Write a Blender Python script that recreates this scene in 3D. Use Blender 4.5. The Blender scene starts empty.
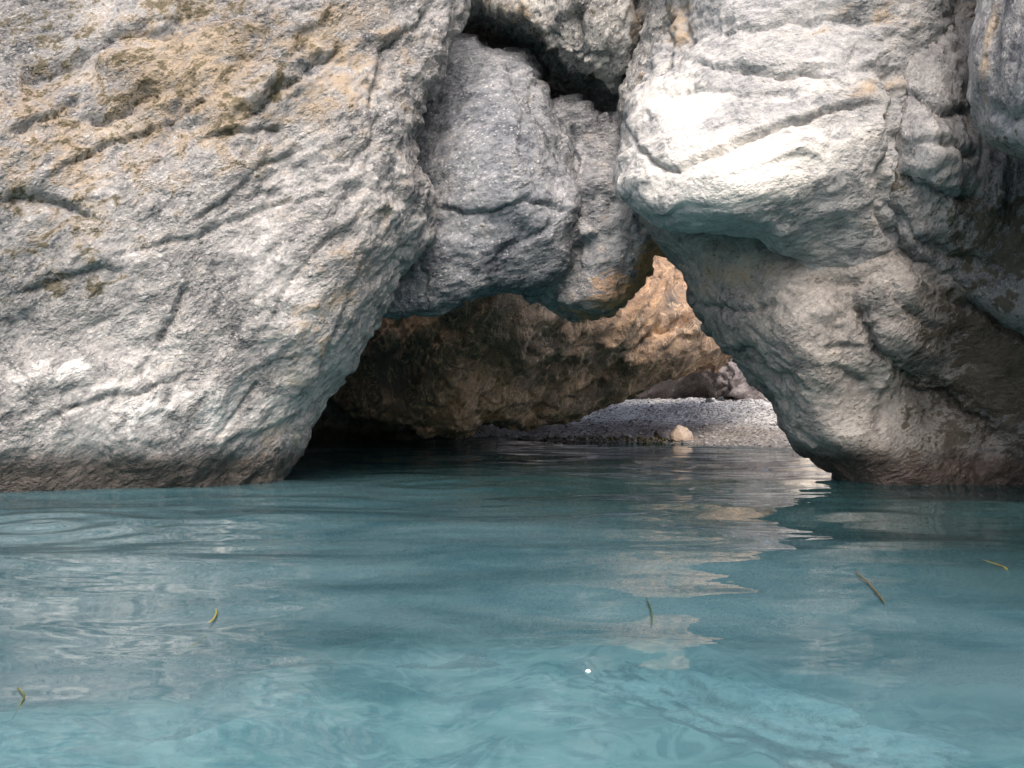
import bpy, math, random
import numpy as np
from mathutils import Vector

random.seed(4); rng = np.random.default_rng(4)
S = bpy.context.scene
COL = S.collection
F, CX, HZ, CAMZ = 1000.0, 512.0, 398.0, 0.55      # focal length (px), centre column, horizon row, eye height above the water

# ------------------------------------------------------------------ noise
def _h(i, j, k, seed):
    h = (i.astype(np.uint32) * np.uint32(374761393) + j.astype(np.uint32) * np.uint32(668265263)
         + k.astype(np.uint32) * np.uint32(2147483647 & 1274126177) + np.uint32(seed * 7919 + 13))
    h = (h ^ (h >> np.uint32(13))) * np.uint32(1274126177)
    return h ^ (h >> np.uint32(16))

G = np.array([[1,1,0],[-1,1,0],[1,-1,0],[-1,-1,0],[1,0,1],[-1,0,1],[1,0,-1],[-1,0,-1],
              [0,1,1],[0,-1,1],[0,1,-1],[0,-1,-1],[1,1,0],[-1,1,0],[0,-1,1],[0,-1,-1]], np.float32)

def perlin(p, seed=0):
    f = np.floor(p); i = f.astype(np.int64); t = (p - f).astype(np.float32)
    u = t * t * t * (t * (t * 6 - 15) + 10)
    out = np.zeros(len(p), np.float32)
    for a in (0, 1):
        wx = u[:, 0] if a else 1 - u[:, 0]
        for b in (0, 1):
            wy = u[:, 1] if b else 1 - u[:, 1]
            for c in (0, 1):
                wz = u[:, 2] if c else 1 - u[:, 2]
                g = G[_h(i[:, 0] + a, i[:, 1] + b, i[:, 2] + c, seed) & np.uint32(15)]
                d = g[:, 0] * (t[:, 0] - a) + g[:, 1] * (t[:, 1] - b) + g[:, 2] * (t[:, 2] - c)
                out += wx * wy * wz * d
    return out

def fbm(p, o=4, seed=0, gain=.5, lac=2.03):
    s = np.zeros(len(p), np.float32); a = 1.
    for k in range(o):
        s += a * perlin(p + k * 17.3, seed + k); p = p * lac; a *= gain
    return s

def ridged(p, o=4, seed=0, gain=.5):
    s = np.zeros(len(p), np.float32); a = 1.
    for k in range(o):
        s += a * (0.5 - 2 * np.abs(perlin(p + k * 11.7, seed + k))); p = p * 2.07; a *= gain
    return s

def worley(p, seed=0):
    f = np.floor(p); i = f.astype(np.int64); t = (p - f).astype(np.float32)
    best = np.full(len(p), 9., np.float32); sec = best.copy(); idv = np.zeros(len(p), np.float32)
    for a in (-1, 0, 1):
        for b in (-1, 0, 1):
            for c in (-1, 0, 1):
                h = _h(i[:, 0] + a, i[:, 1] + b, i[:, 2] + c, seed)
                ox = (h & np.uint32(1023)) / 1023.; oy = ((h >> np.uint32(10)) & np.uint32(1023)) / 1023.; oz = ((h >> np.uint32(20)) & np.uint32(1023)) / 1023.
                d = (a + ox - t[:, 0]) ** 2 + (b + oy - t[:, 1]) ** 2 + (c + oz - t[:, 2]) ** 2
                m = d < best
                sec = np.where(m, best, np.minimum(sec, d)); idv = np.where(m, ox, idv); best = np.where(m, d, best)
    return np.sqrt(best), np.sqrt(sec), idv

def facet(p, seed=0, tilt=1.):
    # broken planes: every cell is a small flat face with its own height and slope
    f = np.floor(p); i = f.astype(np.int64); t = (p - f).astype(np.float32)
    best = np.full(len(p), 9., np.float32); out = np.zeros(len(p), np.float32); sec = best.copy(); out2 = out.copy()
    for a in (-1, 0, 1):
        for b in (-1, 0, 1):
            for c in (-1, 0, 1):
                h = _h(i[:, 0] + a, i[:, 1] + b, i[:, 2] + c, seed); g = _h(i[:, 0] + a, i[:, 1] + b, i[:, 2] + c, seed + 77)
                m10 = np.uint32(1023)
                ox = a + (h & m10) / 1023. - t[:, 0]; oy = b + ((h >> np.uint32(10)) & m10) / 1023. - t[:, 1]; oz = c + ((h >> np.uint32(20)) & m10) / 1023. - t[:, 2]
                d = ox * ox + oy * oy + oz * oz
                z = (g & m10) / 1023. - .5 + tilt * (ox * ((g >> np.uint32(10)) & m10) / 511.5 - ox + oz * ((g >> np.uint32(20)) & m10) / 511.5 - oz)
                m = d < best
                n2 = ~m & (d < sec)
                sec = np.where(m, best, np.where(n2, d, sec)); out2 = np.where(m, out, np.where(n2, z, out2))
                out = np.where(m, z, out); best = np.where(m, d, best)
    k = .5 + .5 * np.clip((np.sqrt(sec) - np.sqrt(best)) / .16, 0, 1)
    return out * k + out2 * (1 - k)

def sstep(a, b, x):
    t = np.clip((x - a) / (b - a), 0, 1); return t * t * (3 - 2 * t)

# ------------------------------------------------------------------ 2D helpers for traced outlines
def seg_dist(P, poly, closed):
    """distance, signed side and arc position of points P to a polyline"""
    n = len(poly); best = np.full(len(P), 1e9); side = np.zeros(len(P)); near = np.zeros((len(P), 2)); arc = np.zeros(len(P))
    L = 0.
    for k in range(n if closed else n - 1):
        a = np.array(poly[k], float); b = np.array(poly[(k + 1) % n], float); d = b - a; l2 = max(d @ d, 1e-9)
        t = np.clip(((P - a) @ d) / l2, 0, 1); q = a + t[:, None] * d
        r = np.hypot(*(P - q).T); m = r < best
        s = np.sign(d[0] * (P[:, 1] - a[1]) - d[1] * (P[:, 0] - a[0]))
        best = np.where(m, r, best); side = np.where(m, s, side); near = np.where(m[:, None], q, near)
        arc = np.where(m, L + t * math.sqrt(l2), arc); L += math.sqrt(l2)
    return best, side, near, arc / max(L, 1e-9)

def inside(P, poly):
    c = np.zeros(len(P), bool); n = len(poly)
    for k in range(n):
        (x1, y1), (x2, y2) = poly[k], poly[(k + 1) % n]
        if y1 == y2: continue
        m = (y1 > P[:, 1]) != (y2 > P[:, 1])
        c ^= m & (P[:, 0] < (x2 - x1) * (P[:, 1] - y1) / (y2 - y1) + x1)
    return c

def tps(ctrl, smooth=0.02):
    C = np.array(ctrl, float); X = C[:, :2] / 100.; n = len(X)
    def U(r): return np.where(r > 1e-9, r * r * np.log(r + 1e-12), 0)
    K = U(np.hypot(*(X[:, None] - X[None]).transpose(2, 0, 1))) + smooth * np.eye(n)
    Pm = np.c_[np.ones(n), X]
    A = np.r_[np.c_[K, Pm], np.c_[Pm.T, np.zeros((3, 3))]]
    w = np.linalg.solve(A, np.r_[C[:, 2], np.zeros(3)])
    lo, hi = C[:, 2].min() - .35, C[:, 2].max() + .5
    def f(P):
        p = P / 100.; o = np.empty(len(p))
        for s in range(0, len(p), 20000):
            q = p[s:s + 20000]
            o[s:s + 20000] = U(np.hypot(*(q[:, None] - X[None]).transpose(2, 0, 1))) @ w[:n] + w[n] + q @ w[n + 1:]
        return np.clip(o, lo, hi)
    return f

def mesh_np(name, v, faces, mat=None, smooth=True):
    me = bpy.data.meshes.new(name)
    f = np.asarray(faces, np.int32); k = f.shape[1]
    me.vertices.add(len(v)); me.vertices.foreach_set('co', np.asarray(v, np.float32).ravel())
    me.loops.add(f.size); me.loops.foreach_set('vertex_index', f.ravel())
    me.polygons.add(len(f)); me.polygons.foreach_set('loop_start', np.arange(0, f.size, k, dtype=np.int32))
    me.polygons.foreach_set('use_smooth', np.full(len(f), smooth))
    me.update(calc_edges=True); me.validate()
    if mat: me.materials.append(mat)
    return me

def link(name, me, loc=(0, 0, 0), **props):
    o = bpy.data.objects.new(name, me); COL.objects.link(o); o.location = loc
    for k, v in props.items():
        if v: o[k] = v
    return o

def remesh(me, voxel):
    o = bpy.data.objects.new('tmp', me); COL.objects.link(o)
    m = o.modifiers.new('r', 'REMESH'); m.mode = 'VOXEL'; m.voxel_size = voxel
    dg = bpy.context.evaluated_depsgraph_get(); dg.update()
    r = bpy.data.meshes.new_from_object(o.evaluated_get(dg))
    bpy.data.objects.remove(o); bpy.data.meshes.remove(me)
    return r

def getv(me):
    v = np.empty(len(me.vertices) * 3, np.float32); me.vertices.foreach_get('co', v); return v.reshape(-1, 3)
def getn(me):
    v = np.empty(len(me.vertices) * 3, np.float32); me.vertices.foreach_get('normal', v); return v.reshape(-1, 3)

# ------------------------------------------------------------------ boulders
def rock(name, label, poly, ctrl, mat, thick=1.6, rnd=.35, rw=45, voxel=.02, seed=1, step=8, fol=35, stretch=2.2,
         a0=.05, a1=.035, a2=.014, a3=.0, a4=.004, peb=9., creases=(), stains_shade=(), cat='boulder', group=None, back=.75, smooth=0.02, bumps=(), shear=0., af=.03, af2=.012):
    P0 = np.array(poly, float); mn, mx = P0.min(0) - step * 2, P0.max(0) + step * 2
    xs = np.arange(mn[0], mx[0], step); ys = np.arange(mn[1], mx[1], step)
    gx, gy = np.meshgrid(xs, ys); P = np.c_[gx.ravel(), gy.ravel()]
    ins = inside(P, poly); d, _, near, _ = seg_dist(P, poly, True); sd = np.where(ins, d, -d)
    ok = (sd > -.72 * step).reshape(gx.shape)
    snap = (sd < .3 * step); Q = P.copy(); Q[snap] = near[snap]; sd = np.where(snap, 0, sd)
    idx = np.arange(len(P)).reshape(gx.shape)
    cell = ok[:-1, :-1] & ok[1:, :-1] & ok[:-1, 1:] & ok[1:, 1:]
    quads = np.stack([idx[:-1, :-1][cell], idx[1:, :-1][cell], idx[1:, 1:][cell], idx[:-1, 1:][cell]], 1)
    used = np.unique(quads); remap = -np.ones(len(P), int); remap[used] = np.arange(len(used))
    quads = remap[quads]; Q = Q[used]; sd = sd[used]
    f = tps(ctrl, smooth); Y = f(Q)
    t = np.clip(sd / rw, 0, 1); e = 1 - np.sqrt(np.clip(1 - (1 - t) ** 2, 0, 1))
    Yf = Y + rnd * e
    X = Yf * (Q[:, 0] - CX) / F; Z = CAMZ - Yf * (Q[:, 1] - HZ) / F
    front = np.c_[X, Yf, Z]; cen = front.mean(0)
    tb = np.clip(sd / 160., 0, 1); eb = np.sqrt(np.clip(1 - (1 - tb) ** 2, 0, 1))
    nv = len(Q); layers = [front]
    for s in (.4, .75, 1.):
        l = front.copy(); l[:, 1] += thick * (s * .55)
        k = 1 - (1 - back) * s * s
        l[:, 0] = cen[0] + (l[:, 0] - cen[0]) * k + shear * s; l[:, 2] = cen[2] + (l[:, 2] - cen[2]) * k
        layers.append(l)
    layers[-1][:, 1] += thick * .45 * eb
    ed = np.sort(np.concatenate([quads[:, [0, 1]], quads[:, [1, 2]], quads[:, [2, 3]], quads[:, [3, 0]]]), axis=1)
    de = np.concatenate([quads[:, [0, 1]], quads[:, [1, 2]], quads[:, [2, 3]], quads[:, [3, 0]]])
    _, inv, cnt = np.unique(ed, axis=0, return_inverse=True, return_counts=True)
    be = de[cnt[inv.ravel()] == 1]
    V = np.concatenate(layers); Fq = [quads, quads[:, ::-1] + 3 * nv]
    for k in range(3):
        a, b = be[:, 0], be[:, 1]
        Fq.append(np.c_[b + k * nv, a + k * nv, a + (k + 1) * nv, b + (k + 1) * nv])
    me = remesh(mesh_np('tmp', V, np.concatenate(Fq)), voxel)
    v = getv(me); n = getn(me)
    # carved cracks, ledges and bulges, where they stand on the front of the stone
    px = CX + F * v[:, 0] / np.maximum(v[:, 1], .5); py = HZ + F * (CAMZ - v[:, 2]) / np.maximum(v[:, 1], .5)
    pp = np.c_[px, py]; fy = f(pp); onf = sstep(.45, .15, v[:, 1] - fy - rnd * .6) * sstep(.25, -.15, n[:, 1])
    wob = np.c_[perlin(v * 7., 91) , perlin(v * 7., 92)] * 9 + np.c_[perlin(v * 25., 93), perlin(v * 25., 94)] * 4
    disp = np.zeros(len(v), np.float32); quiet = np.ones(len(v), np.float32)
    for (line, w, dep, lip, lw) in creases:
        dd, side, _, arc = seg_dist(pp + wob * min(1, w / 8 + .2), line, False)
        fade = sstep(0, .12, arc) * sstep(1, .88, arc); fade = .25 + .75 * fade
        fade = fade * np.where((arc <= 0) | (arc >= 1), np.exp(-(dd / (w * 1.5 + 2)) ** 2), 1)
        disp -= onf * dep * np.exp(-(dd / w) ** 2) * fade
        disp += onf * lip * np.where(side > 0, 1, 0) * np.exp(-dd / lw) * fade
    for (bx, by, rx, ry, ang, h) in bumps:
        c, s = math.cos(math.radians(ang)), math.sin(math.radians(ang)); dx, dy = px - bx, py - by
        disp += onf * h * np.exp(-((dx * c + dy * s) / rx) ** 2 - ((-dx * s + dy * c) / ry) ** 2)
    a = math.radians(fol); c, s = math.cos(a), math.sin(a)
    p = v + seed * 3.7
    q = np.c_[(p[:, 0] * c + p[:, 2] * s), p[:, 1] * 1.3, (-p[:, 0] * s + p[:, 2] * c) * stretch]
    q = q + .12 * np.c_[perlin(p * 2.1, 5), perlin(p * 2.1, 6), perlin(p * 2.1, 7)]
    rough = .45 + .9 * sstep(-.25, .35, fbm(p * .8, 2, 40))
    disp += a0 * fbm(p * .9, 3, 1) * 1.2 + rough * (a1 * ridged(q * 1.9, 4, 11) + a2 * fbm(q * 6.5, 4, 21, .55))
    if a3:
        f1, f2, idv = worley(q * peb * np.array([1., 1., .75]), 31)
        disp += a3 * rough * (np.where(idv > .35, 1, .1) * sstep(.75, .1, f1) + .25 * sstep(.25, 0., f2 - f1) * -1)
        f1, f2, idv = worley(q * peb * 2.7, 33)
        disp += a3 * .45 * rough * (np.where(idv > .4, 1, .0) * sstep(.7, .1, f1))
    wq = q + .10 * np.c_[perlin(p * 5., 15), perlin(p * 5., 16), perlin(p * 5., 17)]
    disp += af * facet(wq * 1.9, 81, .9) + af2 * rough * facet(wq * 5.5 + 3.3, 83, .9)
    disp += a4 * fbm(p * 34., 3, 51)
    v2 = v + n * disp[:, None]
    org = np.array([float(v2[:, 0].mean()), float(v2[:, 1].mean()), float(v2[:, 2].min())])
    me.vertices.foreach_set('co', (v2 - org).astype(np.float32).ravel()); me.update()
    me.polygons.foreach_set('use_smooth', np.ones(len(me.polygons), bool))
    for ch, nm in enumerate(('stain_a', 'stain_shade_b', 'stain_shade_c')):
        val = np.zeros(len(v), np.float32)
        for (k, bx, by, rx, ry, ang, h) in stains_shade:
            if k != ch: continue
            cc, ss = math.cos(math.radians(ang)), math.sin(math.radians(ang)); dx, dy = px - bx, py - by
            val = np.maximum(val, h * np.exp(-((dx * cc + dy * ss) / rx) ** 2 - ((-dx * ss + dy * cc) / ry) ** 2))
        at = me.attributes.new(nm, 'FLOAT', 'POINT'); at.data.foreach_set('value', val)
    me.materials.clear(); me.materials.append(mat); me.name = name
    print('rock', name, len(v))
    return link(name, me, tuple(org), label=label, category=cat, group=group)

# ------------------------------------------------------------------ materials
class NT:
    def __init__(s, name):
        s.m = bpy.data.materials.new(name); s.m.use_nodes = True; s.t = s.m.node_tree; s.t.nodes.clear()
        s.out = s.n('ShaderNodeOutputMaterial')
    def n(s, kind, **kw):
        x = s.t.nodes.new(kind)
        for k, v in kw.items(): setattr(x, k, v)
        return x
    def l(s, a, b): s.t.links.new(a, b)
    def put(s, sock, v):
        if hasattr(v, 'is_linked') or isinstance(v, bpy.types.NodeSocket): s.l(v, sock)
        elif isinstance(v, (tuple, list)) and sock.type == 'RGBA' and len(v) == 3: sock.default_value = (*v, 1)
        else: sock.default_value = v
    def pos(s): return s.n('ShaderNodeNewGeometry').outputs['Position']
    def mapping(s, vec, scale=(1, 1, 1), rot=(0, 0, 0), loc=(0, 0, 0)):
        x = s.n('ShaderNodeMapping'); s.l(vec, x.inputs['Vector']); x.inputs['Scale'].default_value = scale; x.inputs['Rotation'].default_value = rot; x.inputs['Location'].default_value = loc
        return x.outputs['Vector']
    def noise(s, vec, scale, detail=6, rough=.6, dist=0., out='Fac'):
        x = s.n('ShaderNodeTexNoise'); s.l(vec, x.inputs['Vector']); x.inputs['Scale'].default_value = scale; x.inputs['Detail'].default_value = detail
        x.inputs['Roughness'].default_value = rough; x.inputs['Distortion'].default_value = dist
        return x.outputs[out]
    def voro(s, vec, scale, feat='F1', out='Distance', rnd=1.):
        x = s.n('ShaderNodeTexVoronoi', feature=feat); s.l(vec, x.inputs['Vector']); x.inputs['Scale'].default_value = scale; x.inputs['Randomness'].default_value = rnd
        return x.outputs[out]
    def math(s, op, a, b=0., clamp=False):
        x = s.n('ShaderNodeMath', operation=op, use_clamp=clamp); s.put(x.inputs[0], a); s.put(x.inputs[1], b); return x.outputs[0]
    def ramp(s, fac, lo, hi, a=0., b=1.):
        x = s.n('ShaderNodeMapRange', interpolation_type='SMOOTHSTEP'); s.l(fac, x.inputs['Value'])
        for k, v in zip(('From Min', 'From Max', 'To Min', 'To Max'), (lo, hi, a, b)): x.inputs[k].default_value = v
        return x.outputs['Result']
    def mix(s, fac, a, b, blend='MIX'):
        x = s.n('ShaderNodeMix', data_type='RGBA', blend_type=blend, clamp_factor=True); s.put(x.inputs[0], fac); s.put(x.inputs[6], a); s.put(x.inputs[7], b); return x.outputs[2]
    def attr(s, name):
        x = s.n('ShaderNodeAttribute', attribute_name=name); return x.outputs['Fac']
    def bump(s, h, strength, dist, normal=None):
        x = s.n('ShaderNodeBump'); s.put(x.inputs['Height'], h); x.inputs['Strength'].default_value = strength; x.inputs['Distance'].default_value = dist
        if normal: s.l(normal, x.inputs['Normal'])
        return x.outputs['Normal']
    def bsdf(s, col, rough=.9, spec=.25, normal=None):
        x = s.n('ShaderNodeBsdfPrincipled'); s.put(x.inputs['Base Color'], col); s.put(x.inputs['Roughness'], rough); x.inputs['Specular IOR Level'].default_value = spec
        if normal: s.l(normal, x.inputs['Normal'])
        s.l(x.outputs[0], s.out.inputs['Surface']); return x

def rock_mat(name, light, mid, dark, tan, olive, white, fol=35, wet=.2, wetcol=(.042, .034, .029), speck=.5, off=0., tan_amt=0., bump=1.0, veins=None, bal=0.):
    m = NT(name); p = m.mapping(m.pos(), loc=(off, off * 1.3, off * .7))
    fo = m.mapping(m.mapping(p, rot=(0, math.radians(fol), 0)), scale=(1, 1.2, 1.55))
    wq = m.n('ShaderNodeVectorMath', operation='SCALE'); m.l(m.noise(p, 3., 2, .5, out='Color'), wq.inputs[0]); wq.inputs[3].default_value = .10
    wa = m.n('ShaderNodeVectorMath', operation='ADD'); m.l(fo, wa.inputs[0]); m.l(wq.outputs[0], wa.inputs[1]); fo = wa.outputs[0]
    n1 = m.noise(p, 1.3, 4, .62, .4); n2 = m.noise(fo, 5., 6, .68, .6); n3 = m.noise(fo, 19., 4, .75); n4 = m.noise(p, 62., 2, .65)
    t = m.math('ADD', m.math('MULTIPLY', n1, .75), m.math('MULTIPLY', n2, .85)); t = m.math('ADD', t, m.math('MULTIPLY', n3, .75)); t = m.math('ADD', t, m.math('MULTIPLY', n4, .35)); t = m.math('SUBTRACT', t, .175)
    c = m.mix(m.ramp(t, .92 + bal, 1.16 + bal), dark, mid); c = m.mix(m.ramp(t, 1.12 + bal, 1.42 + bal), c, light)
    # pebbles set in the stone, each its own tone
    vc = m.voro(fo, 17., out='Color'); vd = m.voro(fo, 17.)
    sx = m.n('ShaderNodeSeparateColor'); m.l(vc, sx.inputs[0])
    pm = m.math('MULTIPLY', m.ramp(sx.outputs[0], .62, .7), m.ramp(vd, .42, .25)); pm = m.math('MULTIPLY', pm, m.ramp(n2, .4, .6))
    c = m.mix(m.math('MULTIPLY', pm, speck), c, m.mix(m.ramp(sx.outputs[1], .3, .7), dark, white))
    vd2 = m.voro(fo, 40.); vc2 = m.voro(fo, 40., out='Color'); sx2 = m.n('ShaderNodeSeparateColor'); m.l(vc2, sx2.inputs[0])
    pm2 = m.math('MULTIPLY', m.ramp(sx2.outputs[0], .55, .65), m.ramp(vd2, .5, .25))
    c = m.mix(m.math('MULTIPLY', pm2, speck * .8), c, m.mix(m.ramp(sx2.outputs[1], .35, .6), dark, white))
    # stains with shapes of their own, some of them painted shade
    sa = m.math('ADD', m.attr('stain_a'), tan_amt)
    c = m.mix(m.ramp(m.math('ADD', sa, m.math('MULTIPLY', m.math('SUBTRACT', n2, .5), 1.8)), .15, .6, 0, .9), c, tan)
    c = m.mix(m.ramp(m.math('ADD', m.attr('stain_shade_b'), m.math('ADD', m.math('MULTIPLY', m.math('SUBTRACT', n2, .5), 2.0), m.math('MULTIPLY', m.math('SUBTRACT', n3, .5), 1.6))), .32, .6, 0, .88), c, olive)
    c = m.mix(m.ramp(m.math('ADD', m.attr('stain_shade_c'), m.math('MULTIPLY', m.math('SUBTRACT', n2, .5), 1.3)), .3, .75, 0, .9), c, white)
    if veins:
        vn = m.noise(m.mapping(p, scale=(1.6, 1, .9), rot=(0, math.radians(-40), 0)), 2.2, 4, .55, 1.5)
        vv = m.ramp(m.math('ABSOLUTE', m.math('SUBTRACT', vn, .5)), .03, .0)
        c = m.mix(m.math('MULTIPLY', vv, .75), c, veins)
    c = m.mix(m.ramp(n3, .3, .45, .35, 0.), c, dark)
    # wet tide band at the waterline
    sp = m.n('ShaderNodeSeparateXYZ'); m.l(m.pos(), sp.inputs[0])
    zz = m.math('ADD', sp.outputs[2], m.math('MULTIPLY', m.math('SUBTRACT', n2, .5), -.22)); zz = m.math('ADD', zz, m.math('MULTIPLY', m.math('SUBTRACT', n1, .5), -.25))
    w = m.ramp(zz, wet * 1.25, wet * .55) if wet > 0 else m.math('MULTIPLY', zz, 0.)
    c = m.mix(m.math('MULTIPLY', w, .93), c, m.mix(m.ramp(n3, .35, .65), wetcol, tuple(min(1, x * 1.9) for x in wetcol)))
    h = m.math('ADD', m.math('MULTIPLY', n3, .5), m.math('MULTIPLY', n4, .22)); h = m.math('ADD', h, m.math('MULTIPLY', n2, .7))
    h = m.math('ADD', h, m.math('MULTIPLY', m.ramp(vd, .5, .1), .16)); h = m.math('ADD', h, m.math('MULTIPLY', m.ramp(vd2, .5, .05), .06))
    h = m.math('MULTIPLY', h, m.ramp(m.noise(p, 1.9, 3, .6), .36, .62, .3, 1.2))
    nm = m.bump(h, 1. * bump, .06)
    m.bsdf(c, m.math('SUBTRACT', .92, m.math('MULTIPLY', w, .45)), .28, nm)
    return m.m

GREY = dict(light=(.445, .425, .41), mid=(.265, .254, .248), dark=(.09, .092, .098), tan=(.34, .26, .18), olive=(.085, .072, .042), white=(.68, .66, .64))
M_left = rock_mat('conglomerate_pale', fol=35, wet=.24, **GREY)
M_wedge = rock_mat('conglomerate_grey', **{**GREY, 'light': (.33, .33, .34), 'mid': (.195, .202, .22), 'dark': (.08, .085, .10)}, fol=20, off=5.)
M_grey2 = rock_mat('conglomerate_dark', **{**GREY, 'light': (.38, .37, .37), 'mid': (.23, .23, .24), 'dark': (.09, .09, .10), 'tan': (.55, .30, .13)}, fol=10, off=9.)
M_slab = rock_mat('conglomerate_rubble', **{**GREY, 'light': (.48, .46, .43), 'mid': (.27, .26, .25), 'dark': (.10, .10, .10)}, fol=60, off=13., speck=.8)
M_white = rock_mat('limestone_pale', **{**GREY, 'light': (.47, .45, .435), 'mid': (.32, .315, .315), 'dark': (.15, .155, .165), 'white': (.64, .605, .565)}, fol=12, off=17., bump=.7, speck=.25, bal=-.05)
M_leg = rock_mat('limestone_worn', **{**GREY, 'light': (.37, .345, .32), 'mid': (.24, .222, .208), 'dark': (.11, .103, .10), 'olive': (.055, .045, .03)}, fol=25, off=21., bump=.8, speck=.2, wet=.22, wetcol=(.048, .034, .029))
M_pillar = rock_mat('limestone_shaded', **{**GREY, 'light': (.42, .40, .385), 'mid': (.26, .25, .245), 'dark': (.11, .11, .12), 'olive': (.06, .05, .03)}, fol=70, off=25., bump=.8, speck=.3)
M_brown = rock_mat('cave_rust', light=(.64, .44, .31), mid=(.46, .31, .21), dark=(.24, .19, .155), tan=(.68, .45, .28), olive=(.16, .10, .03), white=(.20, .175, .155), fol=45, off=29., wet=.05, bump=1., veins=(.80, .58, .38), speck=.15, bal=.05)
M_back = rock_mat('cave_back', light=(.30, .27, .27), mid=(.19, .17, .175), dark=(.09, .08, .085), tan=(.3, .22, .15), olive=(.1, .09, .05), white=(.4, .38, .38), off=33., wet=.0)
M_cliff = rock_mat('cliff_stone', light=(.4, .36, .32), mid=(.28, .25, .22), dark=(.12, .11, .1), tan=(.4, .3, .2), olive=(.1, .09, .05), white=(.5, .48, .45), off=37., wet=.15)
# ------------------------------------------------------------------ the rocks
rock('boulder', 'huge pale grey boulder with tan patches and pitted face left of the cave',
     [(-420, -330), (480, -330), (474, -40), (470, 0), (462, 22), (454, 33), (447, 60), (440, 84), (428, 100), (420, 117), (421, 140), (420, 166), (427, 185), (431, 206), (428, 236), (417, 250), (406, 262), (392, 286), (381, 314), (368, 346), (353, 376), (332, 402), (312, 441), (297, 461), (287, 477), (275, 520), (262, 600), (-420, 640)],
     [(x, y, d + (0 if y > 475 else (.28 + .2 * min(1, max(0, (y - 230) / 200))) * min(1, max(.35, (430 - x) / 180)))) for (x, y, d) in [(-420, -330, 4.4), (-420, 200, 4.5), (-420, 600, 5.2), (0, -330, 5.3), (300, -330, 5.7), (480, -330, 6.3), (0, 0, 5.45), (120, 20, 5.6), (200, 60, 5.55), (300, 30, 5.8), (300, 90, 5.8), (400, 0, 6.25), (450, 0, 6.5),
      (0, 150, 5.15), (100, 150, 5.40), (200, 180, 5.55), (300, 180, 5.85), (0, 250, 5.25), (130, 250, 5.42), (250, 250, 5.65), (362, 250, 6.05), (382, 190, 6.1), (400, 100, 6.25), (430, 206, 6.55), (405, 262, 6.55),
      (0, 350, 5.27), (130, 350, 5.42), (250, 350, 5.66), (330, 340, 5.98), (366, 340, 6.55), (300, 406, 6.1), (332, 400, 6.5), (0, 415, 5.21), (130, 420, 5.35), (230, 420, 5.62), (280, 430, 5.98), (0, 448, 5.22), (130, 450, 5.38), (230, 455, 5.68), (0, 466, 5.30), (130, 468, 5.50), (240, 467, 5.82),
      (0, 492, 5.82), (150, 487, 6.05), (287, 477, 6.55), (0, 600, 6.1), (260, 600, 6.8)]],
     M_left, thick=4.2, back=.9, shear=-1.1, rnd=.22, rw=18, voxel=.0165, seed=1, smooth=.005, fol=38, a0=.04, a1=.022, a2=.012, a3=.010, peb=7., af=.035, af2=.014,
     creases=[([(430, 10), (410, 30), (383, 53), (374, 86), (369, 115)], 3, .05, .03, 25), ([(190, 285), (172, 318), (156, 352)], 4, .035, .03, 25), ([(156, 352), (120, 385), (105, 420)], 4, .02, .015, 20),
              ([(0, 205), (20, 195), (60, 205), (95, 215)], 5, .035, -.03, 30), ([(20, 75), (70, 60), (130, 35), (180, 20)], 7, .05, -.03, 30), ([(245, 115), (275, 95), (310, 66), (345, 45)], 5, .035, -.04, 30),
              ([(90, 120), (130, 105), (150, 85)], 6, .05, -.03, 25), ([(160, 175), (168, 110), (180, 95)], 5, .04, .0, 25), ([(20, 290), (80, 272), (120, 268)], 4, .025, -.03, 28), ([(310, 375), (318, 378), (328, 350)], 3, .03, 0, 20),
              ([(365, 245), (350, 290), (335, 335), (318, 372)], 3, .02, 0, 20), ([(120, 255), (200, 235), (270, 205), (330, 195)], 2.5, .02, -.02, 25), ([(60, 165), (110, 140), (170, 118), (215, 90)], 2.5, .03, -.03, 20), ([(185, 225), (225, 200), (262, 165), (300, 150)], 2.2, .025, -.025, 18), ([(265, 330), (285, 290), (315, 250), (345, 225)], 2.2, .02, -.02, 18), ([(40, 420), (100, 398), (150, 390), (190, 370)], 2.5, .025, -.02, 20), ([(215, 440), (240, 405), (262, 380)], 2.2, .02, -.015, 15), ([(10, 130), (45, 118), (80, 95)], 3, .035, -.03, 20), ([(345, 180), (372, 140), (380, 110)], 2.5, .03, .02, 15), ([(200, 140), (240, 130), (285, 128)], 3, .03, -.03, 20)],
     bumps=[(300, 375, 16, 26, 30, .06), (35, 380, 45, 18, -10, .04), (110, 60, 50, 35, -30, .05), (390, 130, 14, 45, 8, .05)],
     stains_shade=[(0, 190, 70, 160, 110, -30, .5), (0, 330, 60, 110, 90, -40, .42), (0, 60, 150, 110, 120, -20, .42), (1, 130, 90, 190, 130, -20, .34), (1, 40, 240, 110, 90, 0, .33), (1, 40, 30, 100, 70, 0, .42), (1, 300, 20, 120, 40, 0, .25), (0, 330, 300, 30, 130, 25, .3), (0, 280, 440, 60, 30, 0, .3), (1, 60, 60, 140, 26, -18, .42), (1, 270, 85, 90, 22, -32, .44), (1, 60, 205, 110, 30, -8, .42), (1, 50, 285, 110, 24, -5, .38), (1, 130, 110, 70, 28, -30, .4), (1, 200, 10, 120, 30, 0, .45),
             (2, 180, 410, 190, 45, 0, .5), (2, 60, 370, 90, 22, -6, .5), (2, 310, 150, 60, 60, 0, .3)])

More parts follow.
